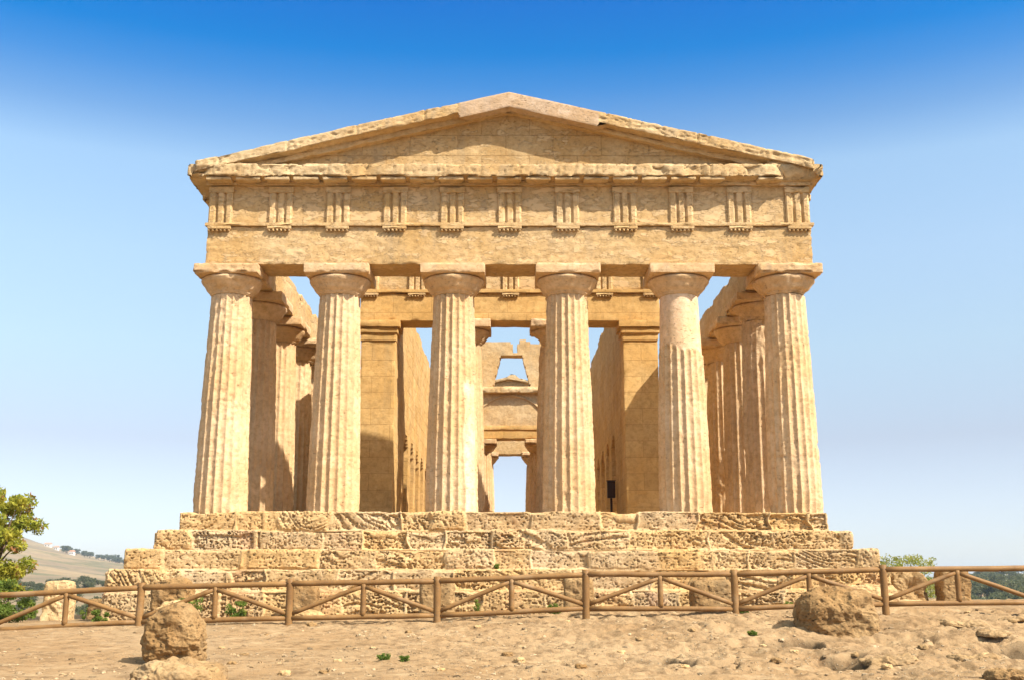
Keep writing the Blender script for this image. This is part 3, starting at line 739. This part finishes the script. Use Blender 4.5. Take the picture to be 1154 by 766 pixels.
def rock(name, u, v, wpx, hpx, seed, label, cat='boulder', Y=None, lean=0, rotz=0, sink=.04, group=None, **k):
    """rock whose foot stands where the photo shows it; sizes from the photo at that distance"""
    if Y is None: p = hit(u, v)
    else: p = at(u, v, Y); p[2] = ground(p[0], p[1])
    dist = (p[1] - CY) * math.cos(TH) + (p[2] - CZ) * math.sin(TH); mpp = dist / F
    sx = wpx * mpp / 2; hz = hpx * mpp; flat = k.get('flat', .5); sz = hz / (1 + flat); sy = k.pop('sy', sx * .85)
    o = obj(name, rock_mesh(name, sx, sy, sz, seed, **k), None, (p[0], p[1] + sy * .6, p[2] - sink), (0, lean, rotz))
    tagit(o, label, cat, group); return o
rock('boulder', 949, 713, 90, 60, 3, 'big rounded brown boulder before the fence, near the right end of the temple steps', n=120, boxy=.12, rough=.75, sink=.14, flat=.6)
rock('boulder', 190, 749, 72, 74, 8, 'tall weathered brown boulder on a low rock ledge, nearest the viewer', n=120, boxy=.08, rough=.75, sink=.1, flat=.7)
rock('rock_ledge', 188, 777, 98, 32, 12, 'low rough rock ledge carrying the tall brown boulder', 'rock', n=110, boxy=.3, rough=.95, sink=.03, mat=M_slab, sy=.8)
rock('boulder', 191, 684, 48, 24, 15, 'pale pitted rock lump just behind the fence, peeking over the tall brown boulder', mat=M_step, Y=-4.7, sink=.05)
rock('boulder', 191, 684, 44, 45, 17, 'grey-brown rounded boulder against the temple steps, behind the pale pitted lump', Y=-3.2, boxy=.4, rough=.6, sink=0)
rock('stone_block', 341, 680, 34, 40, 20, 'squarish brown stone block leaning on the temple steps, behind the second fence bay', 'stone block', Y=-3.0, boxy=.7, rough=.35)
rock('boulder', 345, 690, 40, 14, 22, 'flat pale rock lying at the foot of the squarish brown block', mat=M_step, Y=-3.9, rough=.5)
rock('stone_block', 492, 686, 40, 44, 24, 'dark-sided upright stone drum standing before the steps under the third column', 'stone block', Y=-3.3, boxy=.6, rough=.3)
rock('stone_block', 652, 684, 34, 44, 26, 'ochre upright stone block before the steps, directly behind a fence post', 'stone block', Y=-3.3, boxy=.7, rough=.35)
rock('stone_block', 803, 682, 44, 34, 28, 'dark grey pitted stone cube before the steps, beneath the fifth column', 'stone block', Y=-3.3, boxy=.95, rough=.22)
rock('boulder', 1025, 676, 42, 36, 30, 'jagged leaning boulder in front of the yellow-green bush behind the fence', Y=3.5, rough=1.1, boxy=.4)
rock('boulder', 1022, 676, 58, 8, 31, 'thin flat slab under the jagged leaning boulder', 'rock', Y=3.0, rough=.4, mat=M_step)
rock('stone_block', 1078, 676, 34, 40, 33, 'tall upright squared block standing alone on the ridge edge beyond the fence', 'stone block', Y=3.2, boxy=.8, rough=.35)
rock('boulder', 985, 676, 62, 30, 35, 'broken rubble mass at the right foot of the temple steps', 'boulder', Y=-2.6, boxy=.3, rough=.9, mat=M_step)
rock('wall_stub', 62, 692, 31, 46, 37, 'ruined ochre wall stub behind the fence, near the yellow-green tree', 'ruin', Y=.8, boxy=.75, rough=.4, mat=M_cor)
rock('stone_block', 108, 690, 20, 24, 39, 'small dark brown block between the wall stub and the temple steps', 'stone block', Y=.4, boxy=.7, rough=.4)
rock('boulder', 1138, 766, 40, 20, 41, 'dark pitted rock breaking out of the ground in the near right foreground', n=80, boxy=.3, rough=1., sink=.12)
# niche of the wall stub
# loose stones: bigger ones one by one, gravel as stuff
rng = np.random.RandomState(5)
lr = [rock_mesh('loose_stone', .12, .10, .07, 300 + k, n=14, rough=1.1, boxy=.3, mat=(M_rock, M_step)[k % 2], pit=.3) for k in range(6)]
spots = [(262, 748, 1.0), (70, 700, .9), (225, 700, .8), (700, 735, 1), (572, 738, 1.2), (585, 745, 1.3), (350, 705, 1.6), (380, 745, .9), (366, 758, 1.1), (770, 752, 1.2), (875, 745, 1.4), (895, 735, 1), (1040, 730, 1.3), (1110, 738, 1), (460, 712, 1), (538, 706, .9), (300, 715, .7), (640, 700, .7), (780, 710, 1), (1000, 752, 1.2), (240, 760, 1), (497, 755, 1), (900, 700, .8), (1090, 690, .9), (1140, 700, 1.1), (320, 760, 1.4), (655, 752, 1.3), (420, 730, .8), (720, 720, .8), (860, 728, .9), (965, 738, 1.1), (250, 730, .8), (275, 738, 1.)]
for k, (u, v, s) in enumerate(spots):
    s *= .62
    p = hit(u, v); o = obj('loose_stone', lr[k % 6], None, (p[0], p[1], p[2] - .015), (0, 0, k * 1.7)); o.scale = (s, s, s * .9)
    tagit(o, 'fist-sized brown stone lying loose on the dusty ground before the fence', 'stone', 'loose stones scattered on the ground')
sl_ = [rock_mesh('flat_rock', .55, .38, .10, 320 + k, n=46, rough=.9, boxy=.25, mat=M_slab, pit=.8, flat=.2) for k in range(4)]
for k, (u, v, s, rz) in enumerate([(1085, 701, .8, .1), (1120, 710, .6, .5), (1000, 740, .8, .1), (870, 742, .5, .3), (1098, 738, .7, .2), (1140, 695, .6, 0), (760, 715, .35, .2), (800, 745, .4, 0), (700, 755, .35, .1), (560, 752, .3, .2), (480, 735, .3, 0)]):
    p = hit(u, v); o = obj('flat_rock', sl_[k % 4], None, (p[0], p[1], p[2] - .085), (R(3) * math.sin(k), R(4) * math.cos(k * 2), rz)); o.scale = (s, s, s * 1.1)
    tagit(o, 'flat pitted slab of bedrock edge breaking out of the dusty ground', 'rock', 'rock slabs breaking out of the ground')
V0, F0 = cube_sphere(3); parts = []
for k in range(9500):
    x = rng.uniform(-13, 13); y = rng.uniform(-14.5, -3.4)
    dens = .5 + .5 * vnoise(np.array([[x * .5, y * .8, 0]]), 9)[0]
    if rng.rand() > dens * (.35 if x < -3 and y > -10 else 1.0) + .02: continue
    s = .010 + .04 * rng.rand() ** 4
    parts.append((V0 * np.array([s * rng.uniform(.8, 1.5), s, s * .7]) * (1 + .25 * rng.randn(len(V0), 1) * .6) + np.array([x, y, 0]), F0))
cent = np.array([p[0].mean(0) for p in parts]); cz_ = terrain(cent[:, 0], cent[:, 1])
parts = [(V + np.array([0, 0, z]), Fc) for (V, Fc), z in zip(parts, cz_)]
V, Fc = join(parts); gt = np.repeat(.35 + .8 * rng.rand(len(parts), 1) ** .8 * np.ones(3), len(V0), 0)
o = part('gravel', V, Fc, stone('gravel_stone', pale=(.52, .40, .25), ochre=(.38, .26, .14)), None, gt, smooth=False); tagit(o, 'small pale pebbles and gravel scattered over the ground', 'gravel', kind='stuff')

# ------------------------------------------------------------------ vegetation
def leafmat(name, c1, c2, c3=None, scale=3.):
    m, n, b = newmat(name); N = NB(n); pos = N.n('ShaderNodeNewGeometry').outputs['Position']
    c = N.mix(N.ramp(N.noise(pos, scale, 3, .6), [(.4, 0.), (.6, 1.)]), c1, c2)
    if c3: c = N.mix(N.ramp(N.noise(pos, scale * 1.4, 2, .6), [(.60, 0.), (.66, 1.)]), c, c3)
    N.l(c, b.inputs['Base Color']); b.inputs['Roughness'].default_value = .6
    tr = N.n('ShaderNodeBsdfTranslucent'); N.l(c, tr.inputs[0]); mx = N.n('ShaderNodeMixShader'); mx.inputs[0].default_value = .5
    N.l(b.outputs[0], mx.inputs[1]); N.l(tr.outputs[0], mx.inputs[2]); N.l(mx.outputs[0], n.nodes['Material Output'].inputs[0]); return m
def leaves(C, size, rng, elong=1.6):
    n = len(C); d = rng.randn(n, 3); d /= np.linalg.norm(d, axis=1, keepdims=True); e = np.cross(d, rng.randn(n, 3)); e /= np.linalg.norm(e, axis=1, keepdims=True)
    s = size * rng.uniform(.6, 1.4, (n, 1)); a = d * s * elong; b = e * s * .55
    V = np.stack([C - a, C + b, C + a, C - b], 1).reshape(-1, 3); return V, np.arange(4 * n).reshape(n, 4)
def clumps(centers, radii, per, rng, flat=.8):
    out = []
    for c, r in zip(centers, radii):
        p = rng.randn(per, 3); p /= np.linalg.norm(p, axis=1, keepdims=True); p *= (rng.rand(per, 1) ** .45) * r; p[:, 2] *= flat; out.append(c + p)
    return np.concatenate(out)
M_bark, nb_, bb_ = newmat('bark'); bb_.inputs['Base Color'].default_value = (.16, .11, .07, 1)
def tree_thing(name, loc, H, spread, nclump, per, leaf, mat, label, cat, seed, trunk_r=.1, low=.35, group=None, gap=.35, leaf_name='crown'):
    rng = np.random.RandomState(seed); t = empty(name, loc)
    tagit(t, label, cat, group)
    cs, rs, lim = [], [], []
    V, Fc = tube((0, 0, -.1), (.05 * H * rng.randn() * .5, 0, H * .6), trunk_r, trunk_r * .5, 10, 6, .05, seed); lim.append((V, Fc))
    top = np.array([0, 0, H * .45])
    for k in range(nclump):
        a = rng.uniform(0, 2 * math.pi); rr = spread * math.sqrt(rng.rand()); z = H * (low + (1 - low) * rng.rand())
        shrink = math.sqrt(max(0.12, 1 - ((z / H - .55) / .6) ** 2)); c = np.array([math.cos(a) * rr * shrink, math.sin(a) * rr * shrink, z])
        cs.append(c); rs.append(spread * rng.uniform(.16, gap))
        if k % 2 == 0:
            V, Fc = tube(top * rng.uniform(.5, 1.1), c, trunk_r * .35, trunk_r * .08, 6, 5, .08, seed + k); lim.append((V, Fc))
    V, Fc = join(lim); obj('trunk', mesh('trunk', V, Fc, M_bark), t)
    V, Fc = leaves(clumps(cs, rs, per, rng), leaf, rng); obj(leaf_name, mesh(leaf_name, V, Fc, mat, False), t)
    return t
M_yel = leafmat('yellowing_leaves', (.46, .43, .06), (.27, .31, .045), (.38, .19, .08), 2.2)
M_grn = leafmat('fresh_green_leaves', (.13, .20, .035), (.20, .26, .05))
M_oli = leafmat('olive_leaves', (.10, .12, .055), (.15, .155, .075), scale=.4)
M_bsh = leafmat('pale_bush_leaves', (.36, .36, .09), (.20, .25, .05))
zt = lambda x, y: ground(x, y)
p = at(6, 690, .5)
tree_thing('leafy_tree', (p[0] - .5, .5, zt(p[0] - .5, .5)), 3.35, 1.12, 50, 230, .045, M_yel, 'yellow-green tree with reddish leaf tips beside the fence at the left edge', 'tree', 11, .11, .2, gap=.3)
p = at(8, 700, -1.2)
tree_thing('bush', (p[0], -1.2, zt(p[0], -1.2)), 1.0, .7, 26, 160, .035, M_grn, 'low bright green bush at the foot of the yellow-green tree', 'bush', 12, .03, .1)
p = at(-75, 700, 2.5)
tree_thing('leafy_tree', (p[0], 2.5, zt(p[0], 2.5)), 4.2, 1.7, 40, 220, .06, M_yel, 'second yellow-green tree behind the first, mostly cut off by the left edge', 'tree', 13, .12, .2)
p = at(1024, 676, 7.)
tree_thing('bush', (p[0], 7., zt(p[0], 7.) - .1), 1.45, 1.15, 100, 55, .03, M_bsh, 'airy yellow-green bush behind the jagged leaning boulder on the ridge', 'bush', 14, .04, .05, gap=.26)
plants = [(213, 684, 34, 26, -3.6, 'round bright green plant at the foot of the steps above the tall brown boulder'), (266, 692, 25, 24, -4.3, 'small bright green plant behind the fence, right of the round one'),
          (112, 697, 18, 15, -4.0, 'small bright green plant in the first fence bay from the left'), (95, 688, 12, 14, 1., 'small green plant beside the small dark brown block'),
          (540, 684, 14, 20, -3.0, 'thin weed growing against the steps between the third and fourth columns'), (627, 684, 20, 12, -3.6, 'dark green grass clump beside the ochre upright block'),
          (757, 700, 12, 9, -4.6, 'small weed just before the steps under the fence rail, fourth bay'), (838, 701, 14, 6, -5.3, 'low weed at the base of a fence post'),
          (888, 674, 12, 10, -2.9, 'small weed at the foot of the steps near their right end'), (322, 684, 12, 12, -3.2, 'weed beside the squarish brown block'),
          (432, 743, 16, 6, None, 'flat dark green tuft on the open dirt'), (456, 745, 12, 6, None, 'smaller green tuft beside the flat dark green one'),
          (848, 716, 12, 6, None, 'tiny dry-green tuft on the rocky shelf by the big boulder'), (560, 640, 6, 5, -1.66, 'tiny weed sprouting from a joint of the temple steps')]
for k, (u, v, wp, hp, Y, lab) in enumerate(plants):
    if Y is None: q = hit(u, v)
    else:
        q = at(u, v, Y); 
        if k != 13: q[2] = ground(q[0], q[1])
    mpp = (q[1] - CY) / F; r_ = wp * mpp / 2; h_ = hp * mpp; rng = np.random.RandomState(60 + k)
    t = empty('weed', tuple(q)); tagit(t, lab, 'plant')
    cs = [np.array([rng.uniform(-.75, .75) * r_, rng.uniform(-.6, .6) * r_, h_ * rng.uniform(.15, .85)]) for _ in range(14)]
    V, Fc = join([tube((0, 0, -.05), c, .008, .004, 5, 3) if False else tube((0, 0, -.05), c, .008, .004, 6, 3) for c in cs]); obj('stem', mesh('stem', V, Fc, M_grn), t)
    V, Fc = leaves(clumps(cs, [max(.03, r_ * .32)] * 14, 60 if wp > 16 else 24, rng), .022 if wp > 16 else .016, rng); obj('foliage', mesh('foliage', V, Fc, M_grn, False), t)
# distant trees on the slopes
def far_tree_meshes(seed):
    rng = np.random.RandomState(seed); cs = [np.array([rng.uniform(-.7, .7), rng.uniform(-.7, .7), rng.uniform(.55, 1.3)]) for _ in range(12)]
    V, Fc = leaves(clumps(cs, [rng.uniform(.3, .5) for _ in cs], 60, rng), .10, rng, 1.2)
    V2, F2 = tube((0, 0, -.2), (0, 0, .8), .10, .06, 6, 2)
    return mesh('crown', V, Fc, M_oli, False), mesh('trunk', V2, F2, M_bark)
ft = [far_tree_meshes(400 + k) for k in range(5)]
rng = np.random.RandomState(9)
def far_tree(u, rdist, s, group, label, k):
    a = math.atan((u - 577) / 1281.); x, y = CX + math.sin(a) * rdist, CY + math.cos(a) * rdist
    z = float(terrain(np.array([x]), np.array([y]), False)[0])
    t = empty('distant_tree', (x, y, z)); t.scale = (s, s, s); t.rotation_euler = (0, 0, k * 2.1)
    c, tr = ft[k % 5]; obj('crown', c, t); obj('trunk', tr, t); tagit(t, label, 'tree', group)
for k in range(80):
    far_tree(rng.uniform(8, 140), rng.uniform(110, 560) if k % 2 else rng.uniform(380, 600), rng.uniform(1.8, 3.0), 'olive trees in the valley beyond the fence', 'rounded dark olive tree in the valley grove below the dry hill', k)
for k in range(24):
    far_tree(rng.uniform(70, 146), rng.uniform(1750, 2100), rng.uniform(4.5, 8.5), 'trees along the crest of the dry hill', 'bluish far tree on the crest of the dry hill', k)
for k in range(130):
    far_tree(rng.uniform(1085, 1190), rng.uniform(150, 900), rng.uniform(2.2, 4.2), 'scrubby trees on the hillside beyond the ridge', 'dark scrubby tree on the green hillside beyond the upright squared block', k)
# white houses on the hill
wm, nw, bw = newmat('white_render'); bw.inputs['Base Color'].default_value = (.62, .59, .54, 1)
rm_, nr, br_ = newmat('dark_opening'); br_.inputs['Base Color'].default_value = (.08, .07, .06, 1)
rt_, nr2, br2 = newmat('roof_tile'); br2.inputs['Base Color'].default_value = (.45, .25, .16, 1)
for k, (u, rd, wd, lab) in enumerate(((50, 2000, 10, 'larger white house near the top of the dry hill'), (60, 1960, 6, 'smaller white house just below the larger one on the dry hill'), (78, 1750, 6, 'tiny white house among the far trees on the hill crest'))):
    a = math.atan((u - 577) / 1281.); x, y = CX + math.sin(a) * rd, CY + math.cos(a) * rd; z = float(terrain(np.array([x]), np.array([y]), False)[0])
    h = empty('white_house', (x, y, z)); tagit(h, lab, 'house')
    V, Fc = rough_box(-wd / 2, wd / 2, -4, 4, -3, 5, 4, None, .05, uniform=True); obj('wall', mesh('wall', V, Fc, wm, False), h)
    V = np.array([(-wd / 2 - .5, -4.5, 5), (wd / 2 + .5, -4.5, 5), (wd / 2 + .5, 4.5, 5), (-wd / 2 - .5, 4.5, 5), (-wd / 2 - .5, 0, 7), (wd / 2 + .5, 0, 7)])
    obj('roof', mesh('roof', V, [(0, 1, 5, 4), (2, 3, 4, 5), (0, 4, 3), (1, 2, 5), (3, 2, 1, 0)], rt_, False), h)
    for xx in (-wd / 4, wd / 4):
        V, Fc = rough_box(xx - .7, xx + .7, -4.06, -3.9, 1.5, 3.3, 1, None, .02, uniform=True); obj('window', mesh('window', V, Fc, rm_, False), h)

# ------------------------------------------------------------------ haze
HZ = max((o.matrix_world @ Vector(c)).z for o in col.objects if o.name in ('ground', 'raking_cornice') for c in o.bound_box) + 8
HZ = max(HZ, max(o.location.z + 12 for o in col.objects if o.name.startswith(('white_house', 'distant_tree'))))
print('haze top', HZ)
def haze():
    m = bpy.data.materials.new('haze'); m.use_nodes = True; n = m.node_tree; n.nodes.clear()
    out = n.nodes.new('ShaderNodeOutputMaterial'); v = n.nodes.new('ShaderNodeVolumePrincipled')
    v.inputs['Color'].default_value = (.66, .82, 1, 1); v.inputs['Density'].default_value = .00015; v.inputs['Anisotropy'].default_value = .2
    n.links.new(v.outputs[0], out.inputs['Volume'])
    V, Fc = box_grid(-6600, 6600, -6600, 6600, -75, HZ, 20000, back=20000)
    o = obj('haze', mesh('haze', V, Fc, m, False)); tagit(o, 'thin pale haze in the air over the valley', 'haze', kind='stuff')
haze()
